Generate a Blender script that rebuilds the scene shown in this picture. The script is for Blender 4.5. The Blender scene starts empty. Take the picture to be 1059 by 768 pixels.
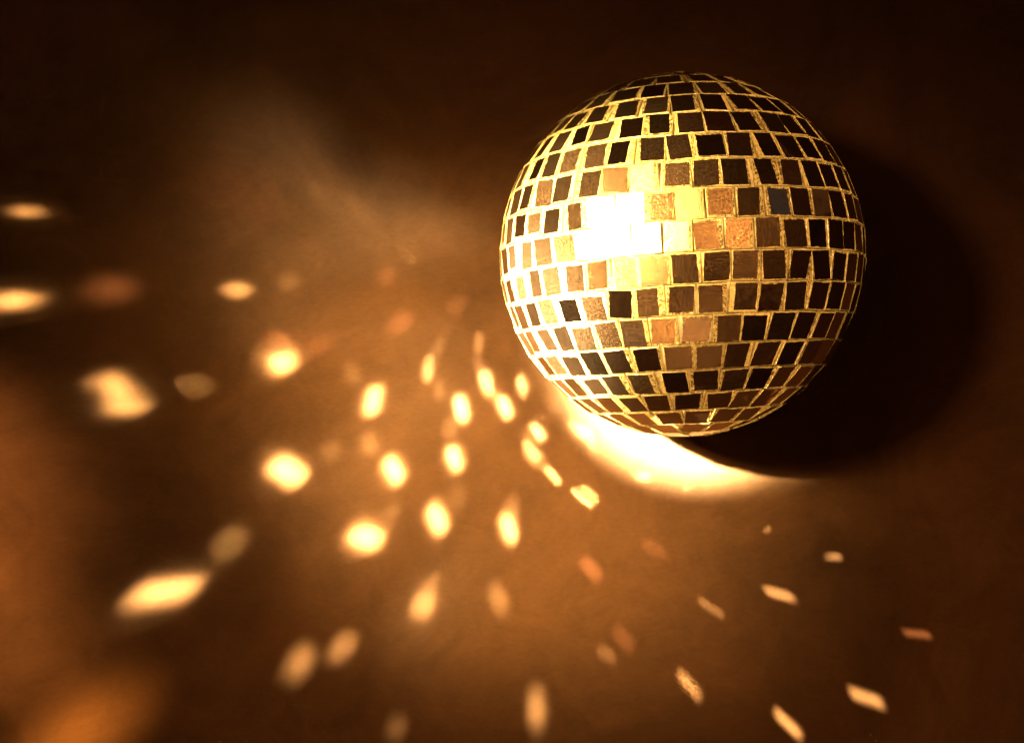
import bpy, bmesh, math, random
from mathutils import Vector, Matrix, noise as mn
random.seed(11)
sc = bpy.context.scene
COL = sc.collection
R = math.radians

# ------------------------------------------------------------------ geometry of the shot
PW, PH = 1059.0, 768.0
FPX = 1295.0                      # focal length in photograph pixels
H = 0.48                          # camera height above the table top
BR = 0.06                         # ball radius (to the face of the mirror tiles)
def on_plane(px, py, z=0.0):
    k = (H - z) / FPX
    return Vector(((px - PW / 2) * k, (PH / 2 - py) * k, z))
BC = on_plane(702.5, 265.5, BR)   # centre of the ball; it rests on the table
CAM = Vector((0, 0, H))

# ------------------------------------------------------------------ helpers
def nodes(name):
    m = bpy.data.materials.new(name); m.use_nodes = True
    nt = m.node_tree; nt.nodes.clear()
    return m, nt, nt.nodes, nt.links
def N(ns, t, **kw):
    n = ns.new(t)
    for k, v in kw.items(): setattr(n, k, v)
    return n
def link_mesh(name, bm, mats, parent=None):
    me = bpy.data.meshes.new(name); bm.to_mesh(me); bm.free()
    for m in mats: me.materials.append(m)
    o = bpy.data.objects.new(name, me); COL.objects.link(o)
    if parent: o.parent = parent
    return o

# ------------------------------------------------------------------ materials
def mat_table():
    m, nt, ns, L = nodes('brushed_hide')
    tc = N(ns, 'ShaderNodeTexCoord')
    # broad mottling (worn, uneven tan)
    n1 = N(ns, 'ShaderNodeTexNoise'); n1.inputs['Scale'].default_value = 9; n1.inputs['Detail'].default_value = 6
    n1.inputs['Roughness'].default_value = .62; n1.inputs['Distortion'].default_value = .8
    L.new(tc.outputs['Object'], n1.inputs['Vector'])
    r1 = N(ns, 'ShaderNodeValToRGB')
    r1.color_ramp.elements[0].position = .28; r1.color_ramp.elements[0].color = (.19, .125, .075, 1)
    r1.color_ramp.elements[1].position = .68; r1.color_ramp.elements[1].color = (.47, .285, .145, 1)
    L.new(n1.outputs['Fac'], r1.inputs['Fac'])
    # fine short-fibre grain
    mp = N(ns, 'ShaderNodeMapping'); mp.inputs['Rotation'].default_value = (0, 0, R(-35)); mp.inputs['Scale'].default_value = (1, 2.6, 1)
    L.new(tc.outputs['Object'], mp.inputs['Vector'])
    n2 = N(ns, 'ShaderNodeTexNoise'); n2.inputs['Scale'].default_value = 330; n2.inputs['Detail'].default_value = 5
    n2.inputs['Roughness'].default_value = .7; n2.inputs['Distortion'].default_value = .6
    L.new(mp.outputs['Vector'], n2.inputs['Vector'])
    mr = N(ns, 'ShaderNodeMapRange'); mr.inputs['From Min'].default_value = .3; mr.inputs['From Max'].default_value = .7
    mr.inputs['To Min'].default_value = .90; mr.inputs['To Max'].default_value = 1.08
    L.new(n2.outputs['Fac'], mr.inputs['Value'])
    mul = N(ns, 'ShaderNodeMixRGB', blend_type='MULTIPLY'); mul.inputs[0].default_value = 1
    L.new(r1.outputs['Color'], mul.inputs[1]); L.new(mr.outputs['Result'], mul.inputs[2])
    # scuffs
    n3 = N(ns, 'ShaderNodeTexNoise'); n3.inputs['Scale'].default_value = 28; n3.inputs['Detail'].default_value = 8
    n3.inputs['Roughness'].default_value = .7; n3.inputs['Distortion'].default_value = 2.2
    L.new(tc.outputs['Object'], n3.inputs['Vector'])
    r3 = N(ns, 'ShaderNodeMapRange'); r3.inputs['From Min'].default_value = .35; r3.inputs['From Max'].default_value = .65
    r3.inputs['To Min'].default_value = .86; r3.inputs['To Max'].default_value = 1.08
    L.new(n3.outputs['Fac'], r3.inputs['Value'])
    mul2 = N(ns, 'ShaderNodeMixRGB', blend_type='MULTIPLY'); mul2.inputs[0].default_value = 1
    L.new(mul.outputs[0], mul2.inputs[1]); L.new(r3.outputs['Result'], mul2.inputs[2])
    b = N(ns, 'ShaderNodeBsdfPrincipled')
    b.inputs['Roughness'].default_value = .62
    b.inputs['Specular IOR Level'].default_value = .25
    L.new(mul2.outputs[0], b.inputs['Base Color'])
    bp = N(ns, 'ShaderNodeBump'); bp.inputs['Strength'].default_value = .35; bp.inputs['Distance'].default_value = .0004
    ad = N(ns, 'ShaderNodeMath', operation='ADD')
    L.new(n2.outputs['Fac'], ad.inputs[0]); L.new(n3.outputs['Fac'], ad.inputs[1])
    L.new(ad.outputs[0], bp.inputs['Height']); L.new(bp.outputs['Normal'], b.inputs['Normal'])
    o = N(ns, 'ShaderNodeOutputMaterial'); L.new(b.outputs[0], o.inputs[0])
    return m

def mat_mirror():
    m, nt, ns, L = nodes('dusty_mirror')
    tc = N(ns, 'ShaderNodeTexCoord')
    # crackle and dust on the old silvering
    n1 = N(ns, 'ShaderNodeTexNoise'); n1.inputs['Scale'].default_value = 2000; n1.inputs['Detail'].default_value = 4
    n1.inputs['Roughness'].default_value = .6; n1.inputs['Distortion'].default_value = .4
    L.new(tc.outputs['Object'], n1.inputs['Vector'])
    r1 = N(ns, 'ShaderNodeMapRange'); r1.inputs['From Min'].default_value = .42; r1.inputs['From Max'].default_value = .66
    r1.inputs['To Min'].default_value = .05; r1.inputs['To Max'].default_value = .19
    L.new(n1.outputs['Fac'], r1.inputs['Value'])
    at = N(ns, 'ShaderNodeAttribute', attribute_name='wear_sheen')
    wm = N(ns, 'ShaderNodeMath', operation='MULTIPLY'); L.new(r1.outputs[0], wm.inputs[0]); L.new(at.outputs['Fac'], wm.inputs[1])
    sharp = N(ns, 'ShaderNodeBsdfGlossy'); sharp.inputs['Color'].default_value = (.88, .76, .60, 1); sharp.inputs['Roughness'].default_value = .04
    haze = N(ns, 'ShaderNodeBsdfGlossy'); haze.inputs['Color'].default_value = (.82, .52, .25, 1); haze.inputs['Roughness'].default_value = .28
    dust = N(ns, 'ShaderNodeBsdfDiffuse'); dust.inputs['Color'].default_value = (.42, .30, .18, 1)
    bp = N(ns, 'ShaderNodeBump'); bp.inputs['Strength'].default_value = .4; bp.inputs['Distance'].default_value = .0003
    L.new(n1.outputs['Fac'], bp.inputs['Height']); L.new(bp.outputs['Normal'], haze.inputs['Normal'])
    n2 = N(ns, 'ShaderNodeTexNoise'); n2.inputs['Scale'].default_value = 160; n2.inputs['Detail'].default_value = 2
    L.new(tc.outputs['Object'], n2.inputs['Vector'])
    bp2 = N(ns, 'ShaderNodeBump'); bp2.inputs['Strength'].default_value = .12; bp2.inputs['Distance'].default_value = .0006
    L.new(n2.outputs['Fac'], bp2.inputs['Height']); L.new(bp2.outputs['Normal'], sharp.inputs['Normal'])
    m1 = N(ns, 'ShaderNodeMixShader'); m1.inputs[0].default_value = .16
    L.new(haze.outputs[0], m1.inputs[1]); L.new(dust.outputs[0], m1.inputs[2])
    m2 = N(ns, 'ShaderNodeMixShader'); L.new(wm.outputs[0], m2.inputs[0])
    L.new(sharp.outputs[0], m2.inputs[1]); L.new(m1.outputs[0], m2.inputs[2])
    o = N(ns, 'ShaderNodeOutputMaterial'); L.new(m2.outputs[0], o.inputs[0])
    return m

def mat_glass_edge():
    m, nt, ns, L = nodes('cut_glass_edge')
    tc = N(ns, 'ShaderNodeTexCoord')
    n1 = N(ns, 'ShaderNodeTexNoise'); n1.inputs['Scale'].default_value = 700; n1.inputs['Detail'].default_value = 3
    n1.inputs['Distortion'].default_value = 1.5
    L.new(tc.outputs['Object'], n1.inputs['Vector'])
    r = N(ns, 'ShaderNodeValToRGB')
    r.color_ramp.elements[0].position = .36; r.color_ramp.elements[0].color = (.22, .19, .07, 1)
    r.color_ramp.elements[1].position = .60; r.color_ramp.elements[1].color = (.52, .47, .22, 1)
    L.new(n1.outputs['Fac'], r.inputs['Fac'])
    b = N(ns, 'ShaderNodeBsdfPrincipled'); b.inputs['Roughness'].default_value = .18
    b.inputs['Specular IOR Level'].default_value = .8
    L.new(r.outputs[0], b.inputs['Base Color'])
    bp = N(ns, 'ShaderNodeBump'); bp.inputs['Strength'].default_value = .8; bp.inputs['Distance'].default_value = .0004
    L.new(n1.outputs['Fac'], bp.inputs['Height']); L.new(bp.outputs['Normal'], b.inputs['Normal'])
    o = N(ns, 'ShaderNodeOutputMaterial'); L.new(b.outputs[0], o.inputs[0])
    return m

def mat_border():
    m, nt, ns, L = nodes('clear_glass_margin')
    tc = N(ns, 'ShaderNodeTexCoord')
    n1 = N(ns, 'ShaderNodeTexNoise'); n1.inputs['Scale'].default_value = 420; n1.inputs['Detail'].default_value = 5
    n1.inputs['Roughness'].default_value = .7; n1.inputs['Distortion'].default_value = 2.5
    L.new(tc.outputs['Object'], n1.inputs['Vector'])
    r = N(ns, 'ShaderNodeValToRGB')
    r.color_ramp.elements[0].position = .44; r.color_ramp.elements[0].color = (.07, .045, .010, 1)
    r.color_ramp.elements[1].position = .62; r.color_ramp.elements[1].color = (.62, .54, .22, 1)
    at = N(ns, 'ShaderNodeAttribute', attribute_name='tint')
    ad = N(ns, 'ShaderNodeMath', operation='ADD'); L.new(n1.outputs['Fac'], ad.inputs[0]); L.new(at.outputs['Fac'], ad.inputs[1])
    L.new(ad.outputs[0], r.inputs['Fac'])
    b = N(ns, 'ShaderNodeBsdfPrincipled'); b.inputs['Roughness'].default_value = .22
    b.inputs['Specular IOR Level'].default_value = .9
    b.inputs['Coat Weight'].default_value = .6; b.inputs['Coat Roughness'].default_value = .05
    L.new(r.outputs[0], b.inputs['Base Color'])
    bp = N(ns, 'ShaderNodeBump'); bp.inputs['Strength'].default_value = 1; bp.inputs['Distance'].default_value = .0009
    L.new(n1.outputs['Fac'], bp.inputs['Height']); L.new(bp.outputs['Normal'], b.inputs['Normal'])
    o = N(ns, 'ShaderNodeOutputMaterial'); L.new(b.outputs[0], o.inputs[0])
    return m

def mat_glue():
    m, nt, ns, L = nodes('pale_adhesive')
    tc = N(ns, 'ShaderNodeTexCoord')
    n1 = N(ns, 'ShaderNodeTexNoise'); n1.inputs['Scale'].default_value = 260; n1.inputs['Detail'].default_value = 5
    L.new(tc.outputs['Object'], n1.inputs['Vector'])
    r = N(ns, 'ShaderNodeValToRGB')
    r.color_ramp.elements[0].position = .35; r.color_ramp.elements[0].color = (.22, .18, .09, 1)
    r.color_ramp.elements[1].position = .65; r.color_ramp.elements[1].color = (.55, .50, .30, 1)
    L.new(n1.outputs['Fac'], r.inputs['Fac'])
    b = N(ns, 'ShaderNodeBsdfPrincipled'); b.inputs['Roughness'].default_value = .35
    L.new(r.outputs[0], b.inputs['Base Color'])
    bp = N(ns, 'ShaderNodeBump'); bp.inputs['Strength'].default_value = .7; bp.inputs['Distance'].default_value = .0006
    L.new(n1.outputs['Fac'], bp.inputs['Height']); L.new(bp.outputs['Normal'], b.inputs['Normal'])
    o = N(ns, 'ShaderNodeOutputMaterial'); L.new(b.outputs[0], o.inputs[0])
    return m

M_TABLE, M_MIRROR, M_EDGE, M_BORDER, M_GLUE = mat_table(), mat_mirror(), mat_glass_edge(), mat_border(), mat_glue()

# ------------------------------------------------------------------ table top, gently uneven sheet
bm = bmesh.new()
G = 120; S = 2.4
def hgt(x, y):
    return 0.0
vs = [[bm.verts.new((-S/2 + S*i/G, -S/2 + S*j/G, 0)) for i in range(G+1)] for j in range(G+1)]
for j in range(G):
    for i in range(G):
        bm.faces.new((vs[j][i], vs[j][i+1], vs[j+1][i+1], vs[j+1][i]))
top = link_mesh('table_surface', bm, [M_TABLE])
top['kind'] = 'structure'

# ------------------------------------------------------------------ lamp position (the beam that hits the ball)
KEY_DIR = Vector((-.76, .16, 1.0)).normalized()
KEY = BC + KEY_DIR * .52

# ------------------------------------------------------------------ the mirror ball
ball = bpy.data.objects.new('mirror_ball', None); COL.objects.link(ball)
ball.location = BC
ball.empty_display_size = BR
ball['label'] = 'small round mirror ball of square silvered glass tiles resting on the brown surface'
ball['category'] = 'mirror ball'

TH = .0016                        # glass thickness
axis = Vector((-.052, 1, -.015)).normalized()
zx = Vector((0, 0, 1)); e1 = axis.cross(zx).normalized(); e2 = e1.cross(axis).normalized()
def dirv(lat, lon):
    return axis * math.sin(lat) + (e1 * math.cos(lon) + e2 * math.sin(lon)) * math.cos(lat)

bm = bmesh.new()
bmesh.ops.create_uvsphere(bm, u_segments=72, v_segments=40, radius=BR - .0009)
for f in bm.faces: f.smooth = True
core = link_mesh('core', bm, [M_GLUE], ball)
core.rotation_euler = (R(90), 0, 0)

PITCH = R(8.9)
ROWS = 19
tiles = []
for r in range(ROWS):
    lat = -R(84.55) + PITCH * (r + .5)
    n = max(3, round(2 * math.pi * math.cos(lat) / R(8.5)))
    ph = random.random() * 2 * math.pi / n
    for k in range(n):
        lon = ph + 2 * math.pi * (k + random.uniform(-.04, .04)) / n
        tiles.append((lat, lon, n, r))

def px_of(p):
    d = H - p.z
    return (PW/2 + p.x * FPX / d, PH/2 - p.y * FPX / d)

# tiles that flash the lamp straight at the lens
FLASH = [(622, 256), (652, 254), (684, 246), (655, 222), (698, 214), (571, 206), (708, 246), (626, 226), (655, 196)]
cand = []
for i, (lat, lon, n, r) in enumerate(tiles):
    d = dirv(lat, lon); p = BC + d * BR
    cand.append((i, d, p, px_of(p), d.dot((CAM - p).normalized())))
flash = {}
for (fx, fy) in FLASH:
    best = min((c for c in cand if c[4] > .2), key=lambda c: (c[3][0]-fx)**2 + (c[3][1]-fy)**2)
    flash[best[0]] = best

strip = set()
for fx, fy in ((662, 100), (662, 122), (655, 145), (648, 165), (650, 190), (672, 372), (690, 398)):
    strip.add(min((c for c in cand if c[4] > .1), key=lambda c: (c[3][0]-fx)**2 + (c[3][1]-fy)**2)[0])

def tile_bm(bm, i, lat, lon, n, wear_sheen_layer):
    d = dirv(lat, lon)
    up = (axis - d * axis.dot(d)).normalized(); rt = up.cross(d).normalized()
    # hand-laid: every tile sits a little off
    nrm = (d + rt * random.gauss(0, .022) + up * random.gauss(0, .018)).normalized()
    wear_sheen = random.choice((.12, .3, .5, .8, 1.1, 1.5)) * max(.12, 1.1 - 2.0 * max(-.2, d.dot(Vector((.9, .1, 0)))))  # random wear; haze also raised on the lit left, cut on the dark right
    if i in flash:
        p = BC + d * BR
        hv = ((CAM - p).normalized() + (KEY - p).normalized()).normalized()
        ang = d.angle(hv)
        t = min(1, R(12) / max(ang, 1e-4))
        nrm = (d * (1 - t) + hv * t).normalized()
        wear_sheen = 1.6
    up2 = (up - nrm * up.dot(nrm)).normalized(); rt2 = up2.cross(nrm).normalized()
    rot = random.gauss(0, .03)
    up3 = up2 * math.cos(rot) + rt2 * math.sin(rot); rt3 = rt2 * math.cos(rot) - up2 * math.sin(rot)
    cell_w = 2 * math.pi * math.cos(lat) / n * BR
    taper = math.tan(abs(lat)) * PITCH * .5
    w = cell_w * random.uniform(.94, .985) * .5; h = PITCH * BR * random.uniform(.94, .98) * .5
    w = min(w, BR * PITCH * .5)
    off = (BR - TH * .5)
    c0 = d * off
    def P(x, y, z):               # x,y in tile plane, z out of it; upper edge narrower towards the pole
        s = 1 - taper * (y / h) * (1 if lat > 0 else -1) * .45
        return c0 + rt3 * (x * s) + up3 * y + nrm * z
    tint = max(0, random.choice((.0, .0, .03, .12)))
    q = [random.uniform(-.00018, .00018) for _ in range(8)]
    corners = [(-w + q[0], -h + q[1]), (w + q[2], -h + q[3]), (w + q[4], h + q[5]), (-w + q[6], h + q[7])]
    # silvered area: offset in the glass, with a ragged outline
    K = 7
    l, rr, b, t = [random.choice((.03, .04, .05, .07, .1, .17)) for _ in range(4)]
    if random.random() < .7: l, rr = random.choice(((.03, .11), (.03, .16), (.12, .03), (.06, .08)))
    g = 1 + 1.0 * max(0, -d.x) - .3 * max(0, d.x); l *= g; rr *= g; t *= g; b *= g
    b *= .5; t *= .5
    inn = [(-w + 2*w*l, -h + 2*h*b), (w - 2*w*rr, -h + 2*h*b), (w - 2*w*rr, h - 2*h*t), (-w + 2*w*l, h - 2*h*t)]
    if i in strip: t = .34
    sk = random.gauss(0, .0003)
    ring, outer = [], []
    for s in range(4):
        a, c = inn[s], inn[(s+1) % 4]; A, C = corners[s], corners[(s+1) % 4]
        for k in range(K):
            f = k / K
            jx, jy = random.gauss(0, .00007), random.gauss(0, .00007)
            x = a[0]*(1-f) + c[0]*f + jx; y = a[1]*(1-f) + c[1]*f + jy
            x += sk * (y / h)
            ring.append((x, y))
            outer.append((A[0]*(1-f) + C[0]*f + random.gauss(0, .00003), A[1]*(1-f) + C[1]*f + random.gauss(0, .00003)))
    bev = .00022
    zt = TH * .5
    v_out_b = [bm.verts.new(P(x, y, -zt)) for x, y in outer]
    v_out_m = [bm.verts.new(P(x, y, zt - bev)) for x, y in outer]
    v_top = [bm.verts.new(P(x * (1 - bev / w), y * (1 - bev / h), zt)) for x, y in outer]
    v_in = [bm.verts.new(P(x, y, zt)) for x, y in ring]
    M = len(ring)
    fs = []
    for k in range(M):
        j = (k + 1) % M
        for A, B, mi in ((v_out_b, v_out_m, 1), (v_out_m, v_top, 1), (v_top, v_in, 2)):
            f = bm.faces.new((A[k], A[j], B[j], B[k])); f.material_index = mi; fs.append(f)
    f = bm.faces.new(v_in); f.material_index = 0; fs.append(f)
    f = bm.faces.new(list(reversed(v_out_b))); f.material_index = 1; fs.append(f)
    for f in fs:
        for lp in f.loops:
            lp[wear_sheen_layer[0]] = (wear_sheen, wear_sheen, wear_sheen, 1); lp[wear_sheen_layer[1]] = (tint, tint, tint, 1)

order = sorted(range(len(tiles)), key=lambda i: -cand[i][4])
shown = set(order[:100])
rest = bmesh.new(); rest_l = (rest.loops.layers.float_color.new('wear_sheen'), rest.loops.layers.float_color.new('tint')); rest_l = (rest.loops.layers.float_color['wear_sheen'], rest.loops.layers.float_color['tint'])
for i, (lat, lon, n, r) in enumerate(tiles):
    if i in shown:
        b = bmesh.new(); b.loops.layers.float_color.new('wear_sheen'); b.loops.layers.float_color.new('tint'); bl = (b.loops.layers.float_color['wear_sheen'], b.loops.layers.float_color['tint'])
        tile_bm(b, i, lat, lon, n, bl)
        link_mesh('mirror_tile', b, [M_MIRROR, M_EDGE, M_BORDER], ball)
    else:
        tile_bm(rest, i, lat, lon, n, rest_l)
o = link_mesh('mirror_tile', rest, [M_MIRROR, M_EDGE, M_BORDER], ball)
o['kind'] = 'stuff'

# ------------------------------------------------------------------ lamps
WARM = (1.0, .52, .17)
def aim(o, tgt, roll=None):
    d = (tgt - o.location).normalized()
    o.rotation_euler = d.to_track_quat('-Z', 'Y').to_euler()
def spot(name, loc, tgt, watts, radius_at_target, blend, size, col=WARM):
    l = bpy.data.lights.new(name, 'SPOT'); l.energy = watts; l.color = col
    D = (tgt - loc).length
    l.spot_size = 2 * math.atan(radius_at_target / D); l.spot_blend = blend; l.shadow_soft_size = size
    o = bpy.data.objects.new(name, l); COL.objects.link(o); o.location = loc; aim(o, tgt); return o

# the hot beam on the ball: an added lamp boosts its rim on the table below left
spot('key_lamp', KEY, Vector((.070, .012, 0)), 250, .050, .5, .014, (1, .64, .27))
spot('crescent_fill', KEY + Vector((.003, -.003, 0)), on_plane(700, 396), 800, .040, .85, .007, (1, .72, .40))  # added for the bright crescent under the ball
spot('ball_fill', KEY + Vector((.0, .004, .004)), BC, 125, .048, .6, .010, (1, .60, .22))  # added to light the tiles while missing the table
spot('front_fill', CAM + Vector((.20, .12, .02)), BC + Vector((.01, .01, 0)), 14, .053, .4, .010, (1, .49, .16))
spot('front_fill', Vector((.03, -.27, .40)), BC + Vector((0, -.006, 0)), 11, .052, .4, .010, (1, .49, .16))  # added to brighten the lower tiles
# separate lamps added for a soft spill round the beam
spot('spill_fill', KEY + Vector((-.01, 0, 0)), on_plane(535, 460), 16, .105, 1.0, .03, (1, .50, .15))
spot('wide_fill', KEY + Vector((-.02, .01, .05)), on_plane(660, 600), 2.8, .27, 1.0, .05, (1, .38, .10))  # added wide cone for the general glow on the table
# low lamp left of the frame, grazing the near corner
spot('side_lamp', Vector((-.34, -.26, .13)), on_plane(80, 760), 9, .014, 1.0, .012, (1, .36, .06))
spot('edge_fill', Vector((-.40, .02, .20)), on_plane(-34, 640), 5, .040, 1.0, .015, (1, .38, .09))  # pair added for the glow along the left edge
spot('edge_fill', Vector((-.40, .10, .20)), on_plane(-35, 480), 4.5, .040, 1.0, .015, (1, .38, .10))

# added area lamps standing in for beams off single tiles: each leaves the ball where a mirror would send it
def thrown(px, py, ln, sh, ang, bright, soft=1.0, col=(1, .62, .27)):
    T = on_plane(px, py)
    n = KEY_DIR.copy()
    for _ in range(30):
        P = BC + n * (BR + .001)
        n = ((T - P).normalized() + (KEY - P).normalized()).normalized()
    d = (T - P).normalized()
    k = H / FPX
    u = Vector((math.cos(R(ang)), math.sin(R(ang)), 0)) * ln * k
    v = Vector((-math.sin(R(ang)), math.cos(R(ang)), 0)) * sh * k
    u2 = u - d * u.dot(d); v2 = v - d * v.dot(d)
    if v2.length > u2.length: u2, v2 = v2, u2
    P = P + d * .006 + n * (.5 * u2.length)
    d = (T - P).normalized(); dist = (T - P).length
    X = (u2 - d * u2.dot(d)).normalized(); Z = -d; Y = Z.cross(X).normalized()
    sx = u2.length; sy = max(abs(v2.dot(Y)), .0008)
    far = (1 + max(0, 420 - px) / 420 * .7) * (.6 if px > 560 else 1)           # the farther throws on the left are the softest
    passes = ((.78, .62, .95), (.7, 1.4, .12 if px < 320 else .22)) if bright > .3 else ((.8, .9, 1.0),)
    for shrink, bl, gain in passes:
        blur = bl * soft * far * (.55 * sy + .0012)
        l = bpy.data.lights.new('reflection_stand_in', 'AREA'); l.shape = 'RECTANGLE'
        l.size = max(sx * shrink, .0008); l.size_y = max(sy * shrink * .72, .0006)
        l.spread = min(.6, 2 * math.atan(blur / dist))
        l.energy = bright * gain * SPOT_GAIN * ln * sh * k * k; l.color = col
        o = bpy.data.objects.new('reflection_stand_in', l); COL.objects.link(o)
        o.matrix_world = Matrix.Translation(P) @ Matrix((X, Y, Z)).transposed().to_4x4()
SPOT_GAIN = 30.0
PINK = (1, .42, .17)
SPOTS = [
 (28,219,26,10,0,.31),(12,311,50,16,0,.5),(115,299,42,22,0,.08,1,PINK),(245,300,24,16,-20,.34),(299,292,22,18,60,.06),
 (292,374,32,22,20,1.1),(290,352,26,18,-30,.14,1,PINK),(326,358,34,18,10,.07,1,PINK),
 (118,400,46,28,-35,.34),(130,420,46,18,-5,.5),(200,398,34,16,-30,.11),
 (386,414,34,20,80,1.2),(443,381,30,12,85,.5),(297,487,40,30,-35,1.5),(407,486,32,22,-60,1.3),
 (470,474,28,18,-70,1.5),(477,422,30,16,-75,1.8),(503,396,30,13,-75,1.4),(521,420,26,15,-65,1.7),
 (542,402,28,11,-65,1.5),(556,446,24,12,-60,1.2),(551,467,30,11,-55,.8),(571,491,28,10,-52,.9),
 (602,515,34,8,-42,.7),(612,512,32,7,-42,.7),(452,536,34,22,-65,1.3),(526,546,32,16,-72,1.5),
 (378,556,40,26,-10,1.3),(170,611,84,28,8,.7),(238,561,32,26,40,.16),(342,467,22,18,50,.09),
 (405,531,24,15,80,.1),(438,625,36,24,85,.35),(446,602,18,14,30,.2),(515,618,34,20,-60,.14),
 (310,685,36,26,55,.2),(354,669,28,24,85,.22),(555,732,40,20,95,.28),(611,588,30,20,-45,.12,1,PINK),
 (645,660,30,20,-50,.1,1,PINK),(627,676,24,18,-30,.05),(677,567,32,20,-20,.07,1,PINK),(735,628,36,11,-35,.2),
 (713,708,40,15,-50,.32),(783,545,32,8,-5,.5),(855,575,36,9,-3,.5),(806,614,36,13,-15,.5),(948,655,34,11,-8,.16,1,PINK),
 (896,721,42,17,-20,.5),(815,748,44,14,-45,.5),(413,335,28,18,60,.1,1,PINK),(472,318,24,14,70,.08,1,PINK),
 (495,355,24,9,85,.22),(410,752,26,22,60,.06),(372,215,40,10,-50,.04),(330,200,40,9,-50,.03),(420,260,36,9,-55,.04),
 (400,285,26,14,40,.05,1,PINK),(250,200,60,40,-30,.03,1.5,PINK),(596,434,50,24,-52,1.1),(622,460,50,26,-44,1.3),(655,480,50,26,-32,1.3),(695,494,50,20,-20,1.1),(738,500,50,14,-8,.6),
]
gs = random.Random(8)
for g in [q for q in SPOTS if q[5] > .45 and 250 < q[0] < 600 and q[1] > 350]:
    SPOTS.append((g[0] + gs.uniform(-26, 30), g[1] + gs.uniform(-34, -8), g[2] * .8, g[3] * .9, g[4] + gs.uniform(-30, 30), gs.uniform(.05, .16)))
# more added lamps, standing in for long faint fans of light off the glass edges
rs = random.Random(5)
for q in range(16):
    a = R(rs.uniform(165, 235)); rr = rs.uniform(240, 430)
    SPOTS.append((702 + rr * math.cos(a), 300 - rr * math.sin(a), rs.uniform(90, 170), rs.uniform(14, 34), math.degrees(a) + rs.uniform(-5, 5), rs.uniform(.03, .065), 3.0))
for q in range(12):  # faint lamps added for the haze at upper left
    a = R(rs.uniform(154, 184)); rr = rs.uniform(270, 470)
    SPOTS.append((702 + rr * math.cos(a), 265 - rr * math.sin(a) * .8, rs.uniform(50, 110), rs.uniform(14, 34), math.degrees(a) + rs.uniform(-5, 5), rs.uniform(.016, .032), 3.2, (1, .66, .36)))
for s in SPOTS:
    s = list(s)
    if s[5] < .3: s[5] *= .8
    if s[0] > 640 and s[1] > 530: s[5] *= .5
    thrown(*s)

# ------------------------------------------------------------------ world: a dark warm room, a few dim patches for the mirrors
w = bpy.data.worlds.new('World'); sc.world = w; w.use_nodes = True
nt = w.node_tree; ns = nt.nodes; L = nt.links; ns.clear()
tc = N(ns, 'ShaderNodeTexCoord')
nz = N(ns, 'ShaderNodeTexNoise'); nz.inputs['Scale'].default_value = 4.5; nz.inputs['Detail'].default_value = 2
L.new(tc.outputs['Generated'], nz.inputs['Vector'])
cr = N(ns, 'ShaderNodeValToRGB'); e = cr.color_ramp.elements
e[0].position = .38; e[0].color = (.0075, .0022, .0008, 1)
e[1].position = .72; e[1].color = (.055, .05, .042, 1)
x = e.new(.55); x.color = (.030, .0065, .0018, 1)
x = e.new(.62); x.color = (.10, .036, .009, 1)
x = e.new(.66); x.color = (.04, .014, .005, 1)
L.new(nz.outputs['Fac'], cr.inputs['Fac'])
bg = N(ns, 'ShaderNodeBackground'); bg.inputs['Strength'].default_value = .62
L.new(cr.outputs[0], bg.inputs['Color'])
ow = N(ns, 'ShaderNodeOutputWorld'); L.new(bg.outputs[0], ow.inputs[0])

# ------------------------------------------------------------------ camera
cd = bpy.data.cameras.new('camera'); co = bpy.data.objects.new('camera', cd); COL.objects.link(co)
co.location = CAM; co.rotation_euler = (0, 0, 0)
cd.sensor_width = 36; cd.lens = 36 * FPX / PW; cd.clip_start = .01; cd.clip_end = 50
cd.dof.use_dof = True; cd.dof.focus_distance = H - .105; cd.dof.aperture_fstop = 18
sc.camera = co
sc.view_settings.view_transform = 'Standard'; sc.view_settings.look = 'None'
sc.view_settings.exposure = 0; sc.view_settings.gamma = 1
sc.render.engine = 'CYCLES'
sc.cycles.caustics_reflective = False; sc.cycles.caustics_refractive = False
sc.cycles.max_bounces = 8; sc.cycles.glossy_bounces = 5; sc.cycles.diffuse_bounces = 4
sc.cycles.use_denoising = True
sc.cycles.sample_clamp_indirect = 6
